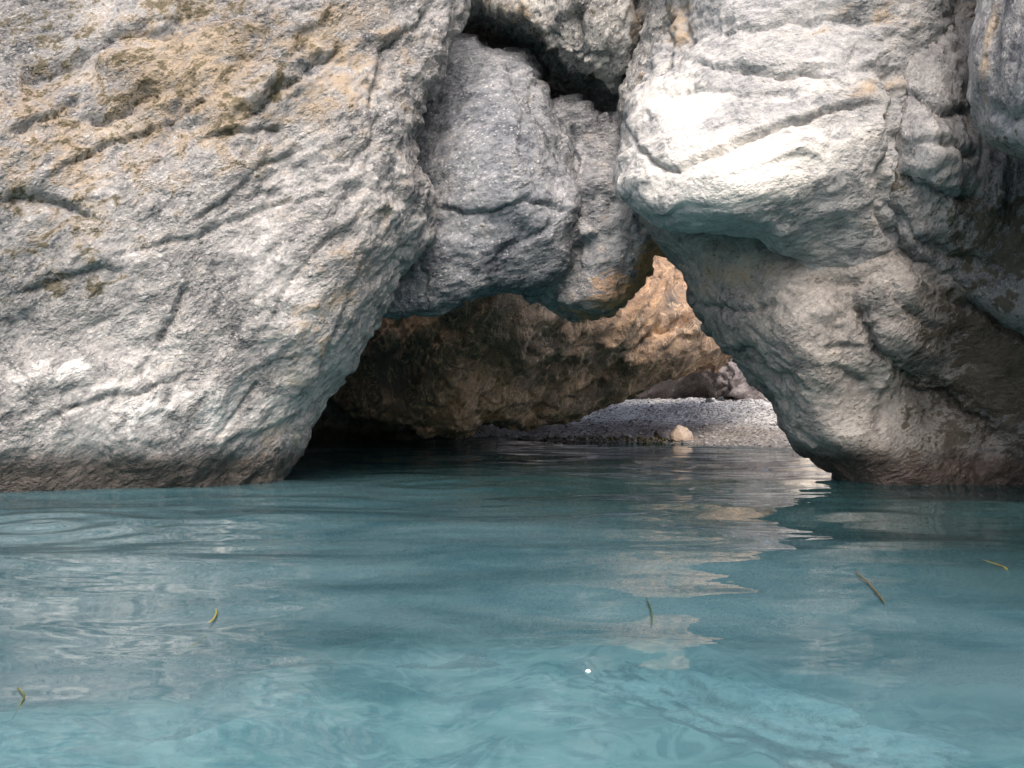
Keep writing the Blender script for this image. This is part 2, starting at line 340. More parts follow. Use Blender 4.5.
rock('boulder', 'blue-grey angular boulder wedged in the gap over the dark cave mouth',
     [(400, 40), (454, 31), (479, 33), (499, 49), (512, 49), (526, 50), (539, 66), (541, 80), (547, 94), (556, 112), (569, 131), (574, 148), (577, 166), (576, 178), (582, 190), (584, 212), (575, 229), (577, 250), (569, 274), (552, 285), (532, 290), (499, 294), (479, 297), (463, 306), (445, 314), (428, 319), (400, 317), (383, 317), (350, 300), (360, 150)],
     [(400, 40, 7.7), (454, 40, 7.45), (500, 60, 7.35), (530, 70, 7.45), (430, 120, 7.25), (480, 130, 7.0), (530, 130, 7.1), (570, 160, 7.35), (420, 200, 7.15), (480, 200, 6.85), (540, 200, 6.88), (520, 215, 6.85), (520, 232, 6.97), (580, 205, 7.15), (400, 290, 7.25), (440, 270, 7.05), (490, 255, 6.98), (550, 240, 7.02), (570, 255, 7.15), (430, 312, 7.2), (500, 285, 7.2), (545, 278, 7.2), (360, 200, 7.5)],
     M_wedge, thick=1.5, rnd=.2, rw=11, voxel=.0165, seed=2, smooth=.004, fol=25, a0=.03, a1=.018, a2=.013, a3=.012, af=.03, af2=.018, peb=8.,
     creases=[([(432, 204), (455, 211), (490, 214), (530, 198), (580, 212)], 2.5, .03, -.035, 30), ([(500, 60), (520, 110), (515, 150), (540, 195)], 4, .02, .035, 35),  ([(538, 68), (525, 100), (545, 140), (565, 170)], 5, .03, .03, 18), ([(560, 225), (520, 245), (480, 272)], 3, .02, -.02, 18), ([(422, 268), (426, 290)], 3, .04, 0, 15)],
     stains_shade=[(0, 410, 240, 30, 60, 20, .2), (2, 560, 130, 30, 60, 20, .35), (2, 430, 300, 60, 18, -5, .4)])

rock('boulder', 'dark grey boulder squeezed behind the wedged one, its right end streaked with rust',
     [(520, 96), (556, 101), (576, 97), (590, 106), (600, 114), (610, 116), (640, 114), (680, 150), (720, 235), (700, 250), (678, 247), (655, 254), (650, 272), (630, 300), (612, 313), (590, 317), (572, 315), (555, 305), (535, 296), (500, 280)],
     [(520, 100, 7.7), (576, 105, 7.45), (605, 125, 7.45), (560, 180, 7.5), (600, 180, 7.25), (640, 180, 7.35), (560, 250, 7.4), (600, 250, 7.22), (650, 245, 7.4), (600, 300, 7.3), (570, 300, 7.45), (700, 255, 7.7), (630, 290, 7.45)],
     M_grey2, thick=1.8, rnd=.25, rw=14, voxel=.018, seed=3, fol=15, a0=.03, a1=.026, a2=.014, a3=.012, af=.05, af2=.02, peb=8.,
     creases=[([(569, 125), (574, 160), (580, 190)], 5, .05, 0, 15), ([(600, 115), (600, 135), (610, 150)], 3, .03, 0, 10), ([(580, 205), (600, 195), (622, 200)], 4, .02, -.02, 18), ([(578, 230), (578, 262), (572, 280)], 6, .06, 0, 15)],
     bumps=[(590, 190, 16, 14, 0, .06)],
     stains_shade=[(0, 655, 265, 22, 40, 30, .9), (0, 625, 295, 32, 34, 0, .6), (0, 590, 318, 60, 14, 0, .4), (0, 685, 262, 25, 14, 0, .8)])

rock('boulder', 'rubbly grey slab roofing the black crevice, top centre between left and pale boulders',
     [(430, -330), (690, -330), (690, -40), (662, 10), (650, 40), (640, 62), (628, 78), (622, 100), (606, 88), (592, 74), (582, 72), (570, 68), (560, 56), (550, 43), (536, 32), (522, 27), (509, 19), (496, 14), (485, 8), (473, 8), (462, 0), (440, -20)],
     [(430, -330, 7.8), (690, -330, 7.6), (470, -60, 7.5), (560, -60, 7.3), (660, -60, 7.3), (480, 5, 7.4), (540, 10, 7.2), (560, 35, 7.2), (590, 50, 7.1), (620, 30, 7.1), (590, 68, 7.2), (625, 70, 7.3), (622, 98, 7.6), (650, 10, 7.2)],
     M_slab, thick=3.4, back=.9, rnd=.25, rw=9, voxel=.0165, seed=4, fol=60, a0=.04, a1=.035, a2=.02, a3=.018, af=.06, af2=.03, peb=7.,
     creases=[([(645, -20), (640, 10), (648, 30), (640, 55)], 4, .06, 0, 15), ([(575, 70), (590, 55), (615, 58)], 4, .04, 0, 15), ([(580, 12), (575, 25), (585, 40)], 5, .04, -.02, 15)],
     stains_shade=[(0, 520, 12, 30, 14, 30, .4), (1, 585, 10, 25, 14, 0, .5), (1, 540, 40, 30, 8, 40, .5), (0, 635, 20, 10, 30, 0, .5)])

rock('boulder', 'narrow fractured brown and grey rock strip between the rubbly slab and the cream white boulder',
     [(650, -330), (760, -330), (740, 60), (680, 180), (640, 150), (626, 128), (622, 110), (626, 84), (636, 68), (645, 45), (650, 20), (655, -10)],
     [(650, -330, 7.0), (760, -330, 6.7), (660, 0, 6.75), (690, 0, 6.6), (655, 50, 6.75), (680, 60, 6.65), (635, 95, 6.85), (660, 130, 6.75), (740, 60, 6.7), (680, 170, 7.0)],
     M_slab, thick=1.6, rnd=.15, rw=10, voxel=.016, seed=14, step=5, fol=75, stretch=3., a0=.03, a1=.06, a2=.03, a3=.01, peb=8.,
     creases=[([(664, -20), (668, 20), (655, 60), (640, 90)], 3, .06, 0, 8), ([(682, -20), (684, 30), (664, 75)], 3, .05, 0, 8)], stains_shade=[(0, 690, 30, 10, 40, 10, .5), (0, 645, 80, 10, 30, 20, .35)])

rock('boulder', 'brightest cream white boulder bulging out above the cave mouth, split by long cracks',
     [(700, -330), (640, -60), (668, -20), (662, 10), (664, 30), (650, 62), (640, 85), (629, 104), (625, 128), (619, 150), (614, 178), (617, 192), (625, 200), (638, 210), (654, 220), (678, 227), (703, 231), (725, 231), (745, 234), (770, 242), (795, 262), (805, 284), (817, 286), (838, 282), (857, 283), (880, 276), (905, 266), (960, 250), (960, -330)],
     [(700, -330, 5.9), (950, -330, 5.6), (670, -20, 6.5), (680, 20, 6.45), (720, 10, 5.95), (800, 0, 5.8), (880, 0, 5.85), (665, 60, 6.3), (700, 60, 5.9), (800, 60, 5.7), (880, 70, 5.8), (650, 110, 6.05), (700, 120, 5.75), (760, 110, 5.6), (830, 110, 5.6), (880, 120, 5.72), (635, 160, 6.0), (690, 175, 5.6), (750, 170, 5.45), (820, 170, 5.55), (875, 170, 5.75),
      (650, 208, 5.85), (700, 215, 5.6), (745, 218, 5.55), (790, 225, 5.75), (830, 230, 5.9), (870, 235, 5.95), (800, 265, 6.05), (850, 272, 6.1), (890, 262, 6.12), (960, 150, 6.3), (960, 240, 6.4)],
     M_white, thick=1.9, rnd=.32, rw=22, voxel=.0165, seed=5, fol=8, stretch=3., a0=.035, a1=.02, a2=.010, a3=.004, peb=6., af=.03, af2=.01,
     creases=[([(628, 130), (640, 150), (655, 163), (679, 172), (691, 161), (715, 152), (732, 139), (766, 128), (800, 118), (836, 108), (862, 103), (880, 105)], 2.2, .06, -.03, 20), ([(732, 62), (760, 68), (780, 75), (800, 70), (830, 75)], 2.4, .045, -.025, 18), ([(690, 60), (720, 66), (750, 66)], 3, .02, -.02, 15),
              ([(700, 25), (760, 20), (830, 15), (880, 18)], 8, .03, -.03, 30), ([(886, 60), (893, 99), (891, 141), (880, 186), (881, 215), (898, 253)], 6, .07, 0, 15), ([(790, 297), (805, 288), (830, 284), (857, 283), (885, 270)], 4, .04, 0, 12), ([(652, 95), (690, 90), (740, 92), (800, 88)], 3, .014, -.015, 18), ([(664, 20), (672, 40), (660, 70)], 4, .05, 0, 10), ([(680, 10), (686, 35), (672, 60)], 4, .05, 0, 10)],
     bumps=[(760, 190, 90, 30, 5, .05)],
     stains_shade=[(2, 735, 165, 135, 50, -8, .95), (2, 680, 100, 60, 40, -10, .8), (2, 800, 90, 90, 20, -8, .5), (2, 860, 140, 35, 50, 0, .4), (0, 715, 145, 22, 5, -35, .9), (0, 675, 25, 14, 30, 0, .5), (0, 870, 90, 30, 14, -20, .4), (0, 870, 15, 40, 20, 0, .3)])

rock('boulder', 'big worn grey-brown boulder standing in the water right of the cave, dark towards its right',
     [(640, 200), (760, 180), (1000, 170), (1300, 150), (1300, 700), (930, 700), (880, 560), (855, 510), (841, 482), (836, 470), (825, 464), (810, 455), (797, 446), (789, 434), (782, 421), (779, 411), (776, 401), (766, 391), (754, 382), (743, 369), (732, 358), (722, 348), (715, 338), (707, 326), (703, 315), (696, 303), (691, 291), (686, 276), (681, 259), (660, 240)],
     [(640, 200, 6.6), (690, 235, 6.5), (700, 265, 6.55), (740, 250, 6.3), (790, 270, 6.2), (740, 300, 6.35), (720, 320, 6.5), (800, 310, 6.0), (760, 350, 6.3), (760, 380, 6.45), (850, 290, 6.05), (850, 340, 6.05), (800, 380, 6.15), (800, 420, 6.3), (840, 450, 6.25), (880, 300, 5.95), (905, 290, 5.95), (900, 340, 5.98), (880, 365, 6.05), (870, 400, 6.25), (950, 340, 6.25), (930, 400, 6.45), (1000, 300, 6.2), (1024, 400, 6.25), (900, 460, 6.3), (960, 460, 6.4), (1024, 470, 6.45), (830, 470, 6.5), (850, 485, 6.45), (1000, 200, 6.5), (1300, 150, 5.8), (1300, 500, 5.9), (930, 600, 6.9), (1024, 600, 7.0)],
     M_leg, thick=1.5, rnd=.35, rw=34, voxel=.0175, seed=6, fol=-30, a0=.04, a1=.018, a2=.009, a3=.004, peb=7., af=.035, af2=.010,
     creases=[([(858, 305), (864, 322), (870, 338), (878, 352), (895, 365)], 6, .08, -.06, 25), ([(895, 365), (930, 385), (965, 402), (1010, 450)], 9, .06, -.08, 40), ([(886, 285), (905, 305), (940, 330)], 4, .03, -.02, 20), ([(680, 292), (705, 305), (740, 310), (785, 303)], 3, .03, -.02, 20), ([(720, 352), (745, 352), (765, 368), (790, 380)], 5, .04, -.03, 25), ([(822, 346), (840, 342), (862, 350)], 3, .025, -.02, 14), ([(825, 366), (850, 372), (868, 385)], 3, .02, -.02, 14), ([(905, 262), (952, 298), (1024, 335)], 7, .05, 0, 20), ([(790, 297), (817, 285), (857, 283), (892, 267)], 4, .05, 0, 12)],
     bumps=[(890, 290, 26, 18, 20, .05), (845, 440, 60, 30, 10, .04)],
     stains_shade=[(0, 730, 280, 60, 30, 0, .3), (2, 700, 330, 20, 40, -20, .25), (1, 900, 440, 80, 40, 20, .25), (1, 1010, 350, 100, 130, 20, .85), (1, 970, 455, 110, 40, 0, .45), (2, 885, 300, 40, 30, 0, .3)])  # dark marks at far right paint the recess's shade into the rock

rock('boulder', 'upright grey rock pillar beside the cream white boulder, tucked under the overhang at far right',
     [(905, -330), (902, -60), (905, 0), (895, 40), (888, 70), (894, 99), (893, 141), (884, 186), (884, 215), (899, 253), (910, 266), (930, 282), (955, 300), (1000, 326), (1060, 350), (1250, 340), (1250, -330)],
     [(905, -330, 6.1), (1250, -330, 6.0), (930, 0, 6.1), (960, 0, 6.3), (910, 50, 5.95), (950, 60, 5.9), (900, 100, 5.85), (940, 110, 5.7), (975, 115, 6.0), (905, 150, 5.8), (945, 150, 5.62), (900, 190, 5.85), (940, 190, 5.75), (905, 240, 5.9), (950, 230, 5.9), (955, 280, 6.1), (1000, 200, 5.9), (1000, 300, 6.0), (1100, 250, 5.75), (1250, 200, 6.0)],
     M_pillar, thick=1.6, rnd=.28, rw=22, voxel=.0175, seed=7, fol=70, a0=.035, a1=.016, a2=.009, a3=.005, peb=8., af=.014, af2=.007,
     creases=[([(931, 30), (940, 45), (960, 52)], 3, .03, 0, 12), ([(905, 95), (931, 104), (945, 111), (968, 112)], 4, .045, -.03, 20), ([(920, 142), (945, 140), (962, 150), (985, 152)], 4, .03, -.02, 16), ([(906, 174), (925, 190), (956, 199), (985, 195)], 6, .05, -.04, 20), ([(884, 210), (905, 222), (935, 250), (990, 270)], 7, .05, 0, 20)],
     stains_shade=[(1, 898, 150, 8, 60, 0, .5), (1, 900, 185, 14, 20, 30, .6), (1, 1000, 240, 75, 80, 0, .62), (0, 925, 20, 40, 20, 0, .3), (2, 930, 120, 30, 30, 0, .3)])  # the large dark mark at right is shade under the overhang, painted in

rock('boulder', 'rounded grey rock hanging from the upper right edge, streaked brown down its left side, with an added unseen wall',
     [(985, -330), (978, -60), (974, 0), (967, 25), (963, 45), (965, 80), (969, 108), (974, 128), (981, 141), (1000, 152), (1024, 160), (1062, 180), (1120, 235), (1185, 400), (1310, 640), (2200, 700), (2200, -330)],  # lower right run is an unseen side wall added to block sky light
     [(985, -330, 5.2), (2200, -330, 2.6), (1600, 300, 3.1), (2200, 150, 2.4), (1300, 380, 4.0), (1500, 600, 3.6), (2200, 650, 2.5), (985, 0, 5.15), (1024, 0, 4.85), (975, 60, 5.1), (1010, 60, 4.85), (980, 110, 5.05), (1024, 110, 4.75), (1024, 150, 4.85), (1100, 100, 4.4), (1200, 60, 4.0), (1250, 230, 4.0), (1500, 100, 3.5)],
     M_pillar, thick=1.9, shear=1.1, rnd=.3, rw=26, voxel=.0175, seed=8, fol=75, a0=.04, a1=.02, a2=.010, a3=.005, af=.03, af2=.01,
     creases=[([(1000, -30), (992, 20), (996, 50), (985, 100)], 7, .03, 0, 20), ([(985, 105), (1010, 118), (1040, 120)], 6, .04, -.02, 20)],
     stains_shade=[(0, 985, 50, 6, 60, 5, .45), (1, 1000, 40, 8, 40, -15, .4), (1, 1000, 150, 60, 16, 10, .4), (2, 975, 115, 12, 20, 0, .4)])

rock('boulder', 'rusty brown boulder with orange veins filling the back of the cave',
     [(300, 180), (520, 200), (640, 150), (760, 200), (790, 300), (760, 350), (731, 362), (718, 368), (700, 374), (676, 381), (655, 381), (639, 390), (628, 398), (616, 403), (600, 411), (586, 417), (560, 423), (519, 428), (500, 430), (485, 428), (475, 433), (463, 439), (445, 438), (423, 434), (400, 421), (380, 416), (360, 414), (330, 400), (290, 320)],
     [(300, 180, 11.5), (360, 340, 10.9), (370, 400, 11.1), (420, 360, 10.3), (440, 410, 10.4), (460, 425, 10.6), (480, 330, 9.9), (480, 390, 10.3), (520, 350, 10.1), (520, 400, 10.9), (560, 330, 10.3), (580, 380, 11.2), (620, 335, 10.9), (650, 330, 11.1), (640, 370, 11.3), (660, 275, 11.9), (690, 265, 12.4), (700, 320, 11.5), (690, 355, 11.4), (725, 355, 11.9), (640, 150, 11.6), (760, 220, 12.8), (520, 200, 10.3), (780, 300, 12.4)],
     M_brown, thick=2.6, rnd=.45, rw=22, voxel=.028, seed=9, step=6, fol=45, a0=.06, a1=.03, a2=.02, a3=.0, a4=.008, af=.09, af2=.028,
     creases=[([(640, 345), (660, 328), (690, 318), (700, 312)], 4, .12, -.05, 18), ([(610, 360), (635, 350), (645, 342)], 3, .06, 0, 15), ([(660, 260), (645, 300), (620, 335), (600, 350)], 4, -.09, 0, 10), ([(674, 262), (660, 295), (652, 320)], 4, -.09, 0, 10), ([(490, 345), (510, 365), (500, 390), (470, 420)], 5, .07, -.05, 25), ([(520, 330), (490, 360), (470, 385)], 5, .05, 0, 18), ([(560, 395), (600, 380), (625, 360)], 5, .06, -.05, 20), ([(430, 370), (450, 390), (462, 420)], 5, .06, 0, 20)],
     stains_shade=[(2, 400, 370, 70, 60, 0, .75), (2, 550, 350, 60, 28, -10, .55), (2, 590, 395, 60, 16, -20, .5), (2, 660, 382, 40, 10, 0, .5), (2, 672, 300, 10, 18, 20, .8), (2, 695, 325, 26, 9, -20, .65), (2, 640, 318, 10, 16, 30, .5), (2, 715, 352, 14, 8, 20, .5), (2, 570, 305, 60, 16, 0, .5), (0, 650, 320, 40, 60, -30, .3), (0, 430, 330, 50, 30, 20, .3), (1, 495, 415, 20, 6, -20, .8)])  # the broad dark mark at left is cave shade painted into the colour

rock('boulder', 'dark purplish boulder lying on the gravel at the very back of the cave',
     [(425, 260), (520, 250), (628, 250), (660, 250), (700, 255), (735, 285), (765, 325), (800, 370), (812, 400), (800, 416), (775, 414), (755, 407), (725, 405), (700, 401), (675, 400), (640, 402), (615, 405), (520, 425), (425, 440)],  # hidden left and top parts added to block sky from the water's reflections
     [(425, 260, 16.4), (630, 260, 17.4), (700, 270, 17.3), (745, 310, 16.9), (425, 440, 16.4), (520, 420, 16.8), (520, 320, 16.2), (628, 360, 16.5), (680, 380, 17.2), (640, 400, 17.3), (720, 370, 16.6), (735, 385, 16.0), (725, 400, 16.3), (760, 375, 16.2), (765, 395, 15.9), (800, 400, 16.2), (690, 395, 17.4), (710, 390, 16.8)],
     M_back, thick=2.0, rnd=.5, rw=18, voxel=.05, seed=10, step=5, fol=10, a0=.12, a1=.12, a2=.05, a4=.01, creases=[([(728, 360), (722, 385), (735, 405)], 4, .15, 0, 10)])

rock('cliff', 'added cliff of brown grey rock keeping light out of the cave behind all the boulders',
     [(-900, -1000), (600, -1000), (600, -200), (600, 120), (590, 300), (500, 400), (460, 500), (330, 520), (-900, 520)],  # mostly unseen rock mass, added to keep sky light out of the cave
     [(-900, -1000, 9.5), (-900, 520, 10.0), (0, 0, 9.8), (0, 400, 10.2), (300, 300, 11.4), (330, 430, 13.0), (430, 330, 12.6), (450, 430, 13.6), (560, 300, 12.6), (500, 400, 14.0), (500, 0, 9.6), (600, 150, 9.9), (700, 0, 9.9), (760, -1000, 10.0), (300, -1000, 9.5)],
     M_cliff, thick=6.0, rnd=.6, rw=30, voxel=.07, seed=11, step=18, fol=10, a0=.2, a1=.15, a2=.05, a4=.01, cat='cliff')

# ------------------------------------------------------------------ water, seabed, beach
def axis(lo, hi, step, far, n=26):
    a = np.arange(lo, hi + 1e-6, step); g = np.geomspace(step * 1.5, far, n)
    return np.concatenate([lo - g[::-1], a, hi + g])
def sheet(xs, ys, zf):
    X, Y = np.meshgrid(xs, ys); v = np.c_[X.ravel(), Y.ravel(), zf(X.ravel(), Y.ravel())]
    i = np.arange(len(v)).reshape(X.shape)
    return v, np.stack([i[:-1, :-1], i[:-1, 1:], i[1:, 1:], i[1:, :-1]], -1).reshape(-1, 4)

def wave(x, y):
    p = np.c_[x, y, np.zeros_like(x)]
    z = .030 * perlin(p * np.array([.5, .9, 1]) + 3.3, 61) + .013 * perlin(p * np.array([1.2, 2.0, 1]) + 8.1, 62) + .0035 * perlin(p * np.array([2.6, 5., 1]) + 1.7, 63) + .0009 * perlin(p * np.array([6., 12., 1]), 64)
    r = np.hypot(x + 2.05, (y - 4.35)); z += .006 * np.sin(r * 22) * np.exp(-(r / .55) ** 2)
    r = np.hypot(x + .45, (y - 6.3)); z += .004 * np.sin(r * 24) * np.exp(-(r / .5) ** 2)
    z += .062 * (y - 1.74 + .25 * (x - .4)) * np.exp(-((x - .42) / .42) ** 2 - ((y - 1.74) / .3) ** 2) + .03 * (y - 3.3) * np.exp(-((x + 1.1) / .6) ** 2 - ((y - 3.3) / .4) ** 2)
    return z * np.exp(-np.maximum(0, np.hypot(x, y - 6) - 9) / 12)
v, f = sheet(axis(-6, 6.5, .03, 400), axis(.2, 14.5, .03, 400), wave)
W = NT('sea_water')
p = W.pos(); wv = W.mapping(p, scale=(1, 2.0, 1))
b1 = W.noise(wv, 2.6, 2, .4, .8); b2 = W.noise(wv, 11., 2, .5, .5)
nrm = W.bump(W.math('ADD', b1, W.math('MULTIPLY', b2, .02)), .2, .010)
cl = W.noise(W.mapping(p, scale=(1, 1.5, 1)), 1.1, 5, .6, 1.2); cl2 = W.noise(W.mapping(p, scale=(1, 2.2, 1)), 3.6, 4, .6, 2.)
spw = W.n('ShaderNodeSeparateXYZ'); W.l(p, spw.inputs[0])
far = W.ramp(W.math('ADD', spw.outputs[1], W.math('ADD', W.math('MULTIPLY', spw.outputs[0], 1.5), W.math('MULTIPLY', W.math('SUBTRACT', cl, .5), 2.5))), 3.8, 6.6)      # water colour darkened by the rocks and on the right as painted shade
near_c = W.mix(W.ramp(cl, .36, .64), (.086, .205, .246), (.155, .290, .330)); near_c = W.mix(W.ramp(cl2, .45, .72, 0, .6), near_c, (.16, .31, .335))  # the paler wisps imitate caustic light in the water's colour
far_shade_c = W.mix(W.ramp(cl, .36, .64), (.028, .080, .088), (.044, .112, .122))
tc = W.mix(far, near_c, far_shade_c)
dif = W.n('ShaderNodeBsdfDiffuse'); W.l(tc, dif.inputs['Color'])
tr = W.n('ShaderNodeBsdfTransparent'); tr.inputs['Color'].default_value = (.50, .74, .80, 1)
mx = W.n('ShaderNodeMixShader'); mx.inputs[0].default_value = .42; W.l(tr.outputs[0], mx.inputs[1]); W.l(dif.outputs[0], mx.inputs[2])
gl = W.n('ShaderNodeBsdfGlossy'); gl.inputs['Roughness'].default_value = .0; W.l(nrm, gl.inputs['Normal'])
fr = W.n('ShaderNodeFresnel'); fr.inputs['IOR'].default_value = 1.333; W.l(nrm, fr.inputs['Normal'])
m2 = W.n('ShaderNodeMixShader'); W.l(fr.outputs[0], m2.inputs[0]); W.l(mx.outputs[0], m2.inputs[1]); W.l(gl.outputs[0], m2.inputs[2]); W.l(m2.outputs[0], W.out.inputs['Surface'])
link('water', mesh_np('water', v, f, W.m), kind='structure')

SB = NT('seabed_sand'); p = SB.pos(); n1 = SB.noise(p, 1.2, 6, .6); n2 = SB.noise(p, 2.6, 3, .5, 2.5); n3 = SB.voro(p, 1.9, 'SMOOTH_F1')
c = SB.mix(SB.ramp(n2, .4, .62), (.22, .32, .33), (.66, .69, .64)); c = SB.mix(SB.ramp(n3, .25, .42), (.70, .72, .66), c); c = SB.mix(SB.ramp(n1, .5, .62, 0, .7), c, (.14, .22, .22))
SB.bsdf(c, .95)
v, f = sheet(axis(-8, 8, .25, 400), axis(0, 16, .25, 400), lambda x, y: -.75 - .8 * sstep(1.5, 6, y) + .25 * fbm(np.c_[x, y, x * 0] * .8, 3, 70) - 3 * sstep(30, 120, np.hypot(x, y)))
link('seabed', mesh_np('seabed', v, f, SB.m), kind='structure')

def yshore(x): return np.clip(13.4 - .82 * x, 9.0, 14.2) + 5 * sstep(-1.1, -2.2, x)
def zbeach(x, y):
    d = y - yshore(x) + .5 * fbm(np.c_[x, y, x * 0] * .7, 2, 71)
    z = np.where(d < 0, d * .35, .05 * d + .11 * sstep(.9, 2.0, d) + .17 * sstep(2.4, 3.6, d))
    z = np.maximum(z, -1.6)
    z = np.minimum(z, .50)
    return z - .9 * sstep(20, 26, y) * 1.2 - 1.6 * sstep(9, 12, x)
def zgravel(x, y):
    p = np.c_[x, y, x * 0]; f1, _, i = worley(p * 30., 72); f2, _, j = worley(p * 14., 73)
    return zbeach(x, y) + .014 * sstep(.7, .1, f1) * i + .02 * sstep(.6, .1, f2) * (j > .7) + .05 * fbm(p * 1.5, 3, 74)
B = NT('gravel'); p = B.pos(); vc = B.voro(p, 34., out='Color'); vd = B.voro(p, 34.); s1 = B.n('ShaderNodeSeparateColor'); B.l(vc, s1.inputs[0])
n1 = B.noise(p, 1.5, 5, .6); n3 = B.noise(p, 60., 3, .6)
c = B.mix(B.ramp(s1.outputs[0], .15, .9), (.24, .23, .22), (.66, .65, .63)); c = B.mix(B.ramp(s1.outputs[1], .8, .92, 0, .8), c, (.75, .73, .70))
sp = B.n('ShaderNodeSeparateXYZ'); B.l(p, sp.inputs[0])
c = B.mix(B.ramp(B.math('ADD', sp.outputs[2], B.math('MULTIPLY', B.math('SUBTRACT', n1, .5), .1)), .26, .14, 0, .75), c, B.mix(B.ramp(s1.outputs[2], .2, .9), (.09, .075, .065), (.30, .26, .225)))
B.bsdf(c, .85, .3, B.bump(B.math('ADD', B.ramp(vd, .5, .05), B.math('MULTIPLY', n3, .4)), .8, .03))
v, f = sheet(np.arange(-9, 16, .05), np.concatenate([np.arange(8.0, 19, .05), np.arange(19, 30, .3)]), zgravel)
link('beach', mesh_np('beach', v, f, B.m), kind='structure')

# loose pebbles over the beach: one mass nobody could count
def ico():
    import bmesh
    b = bmesh.new(); bmesh.ops.create_icosphere(b, subdivisions=2, radius=1); b.verts.ensure_lookup_table()
    v = np.array([x.co[:] for x in b.verts]); f = np.array([[q.index for q in k.verts] for k in b.faces]); b.free(); return v, f
iv, jf = ico()
def stone(size, seed, flat=.6, lump=.35):
    v = iv / np.linalg.norm(iv, axis=1)[:, None]
    v = v * (1 + lump * perlin(v * 1.1 + seed * 5.1, seed) + lump * .6 * perlin(v * 2.3 + seed, seed + 3))[:, None]
    r = np.random.default_rng(seed)
    for k in range(9):
        nn = r.normal(size=3); nn /= np.linalg.norm(nn); dd = v @ nn - r.uniform(.55, .85); v = v - np.maximum(dd, 0)[:, None] * nn * .92
    return v * np.array([1, .8 + .3 * ((seed * 37) % 10) / 10, flat]) * size
PV, PF = [], []; k = 0
for i in range(4500):
    py = rng.uniform(0, 1); y = 10.5 + 8 * py; x = rng.uniform(-.08 * y, .33 * y)
    z = float(zgravel(np.array([x]), np.array([y]))[0])
    if z < -.03 or x < -1.3: continue
    s = rng.uniform(.009, .022) * (2.2 if rng.random() > .95 else 1)
    a = rng.uniform(0, 6.28); ca, sa = math.cos(a), math.sin(a); w = stone(s, i % 40, .6)
    w = np.c_[w[:, 0] * ca - w[:, 1] * sa, w[:, 0] * sa + w[:, 1] * ca, w[:, 2]] + np.array([x, y, z + s * .25])
    PV.append(w); PF.append(jf + k); k += len(w)
PB = NT('pebble'); geo = PB.n('ShaderNodeNewGeometry'); r = geo.outputs['Random Per Island']; n1 = PB.noise(PB.pos(), 40., 4, .6)
c = PB.mix(r, (.10, .10, .11), (.58, .56, .55)); c = PB.mix(PB.ramp(n1, .4, .7, 0, .3), c, (.3, .26, .22)); PB.bsdf(c, .8, .3)
link('pebbles', mesh_np('pebbles', np.concatenate(PV), np.concatenate(PF), PB.m), kind='stuff')

M_cream = rock_mat('stone_cream', light=(.72, .58, .46), mid=(.55, .42, .32), dark=(.3, .22, .17), tan=(.6, .4, .26), olive=(.2, .16, .1), white=(.8, .72, .62), off=40., wet=.04, bump=.5, speck=.1, bal=-.12)
M_black = rock_mat('stone_dark', light=(.12, .12, .13), mid=(.07, .07, .075), dark=(.04, .04, .04), tan=(.1, .09, .08), olive=(.06, .06, .04), white=(.2, .2, .2), off=41., wet=0., bump=.5, speck=.1)
def ico4():
    import bmesh
    m = bmesh.new(); bmesh.ops.create_icosphere(m, subdivisions=5, radius=1); m.verts.ensure_lookup_table()
    v = np.array([x.co[:] for x in m.verts]); f = np.array([[q.index for q in k.verts] for k in m.faces]); m.free(); return v, f
iv4, jf4 = ico4()
def pebble_thing(px, py, y, wpx, hpx, mat, label, seed, cat='stone', group=None, lump=.2, taper=.15, lean=0.):
    r = np.random.default_rng(seed); v = iv4 / np.linalg.norm(iv4, axis=1)[:, None]
    v = v * (1 + lump * perlin(v * 1.2 + seed, seed))[:, None]
    for k in range(11):
        nn = r.normal(size=3); nn /= np.linalg.norm(nn); d = v @ nn - r.uniform(.5, .8); v = v - np.maximum(d, 0)[:, None] * nn * .96
    v = v / np.abs(v).max(0); k = 1 - taper * (v[:, 2] + 1); v[:, 0] = v[:, 0] * k + lean * (v[:, 2] + 1); v[:, 1] *= k
    v = v * (1 + .05 * fbm(v * 4 + seed, 3, 5) )[:, None]
    s = wpx * y / F / 2
    v = v * np.array([s, s * .8, hpx * y / F * .75])
    return link('stone', mesh_np('stone', v, jf4, mat), (y * (px - CX) / F, y, CAMZ - y * (py - HZ) / F - hpx * y / F * .22), label=label, category=cat, group=group)
pebble_thing(682, 433, 12.2, 42, 17, M_cream, 'pale orange pointed stone at the water edge of the gravel beach', 12, taper=.36, lean=-.02)
pebble_thing(664, 434, 12.6, 26, 12, M_back, 'low brown stone leaning beside the pale orange one at the water edge', 9)
pebble_thing(711, 402, 15.2, 15, 7, M_black, 'leftmost of the black stones on the gravel before the purplish back boulder', 3, group='black stones on the beach')
pebble_thing(721, 400, 15.4, 12, 9, M_black, 'middle and tallest of the black stones before the purplish back boulder', 4, group='black stones on the beach')
pebble_thing(735, 403, 15.3, 12, 6, M_black, 'rightmost of the black stones on the gravel before the purplish back boulder', 5, group='black stones on the beach')

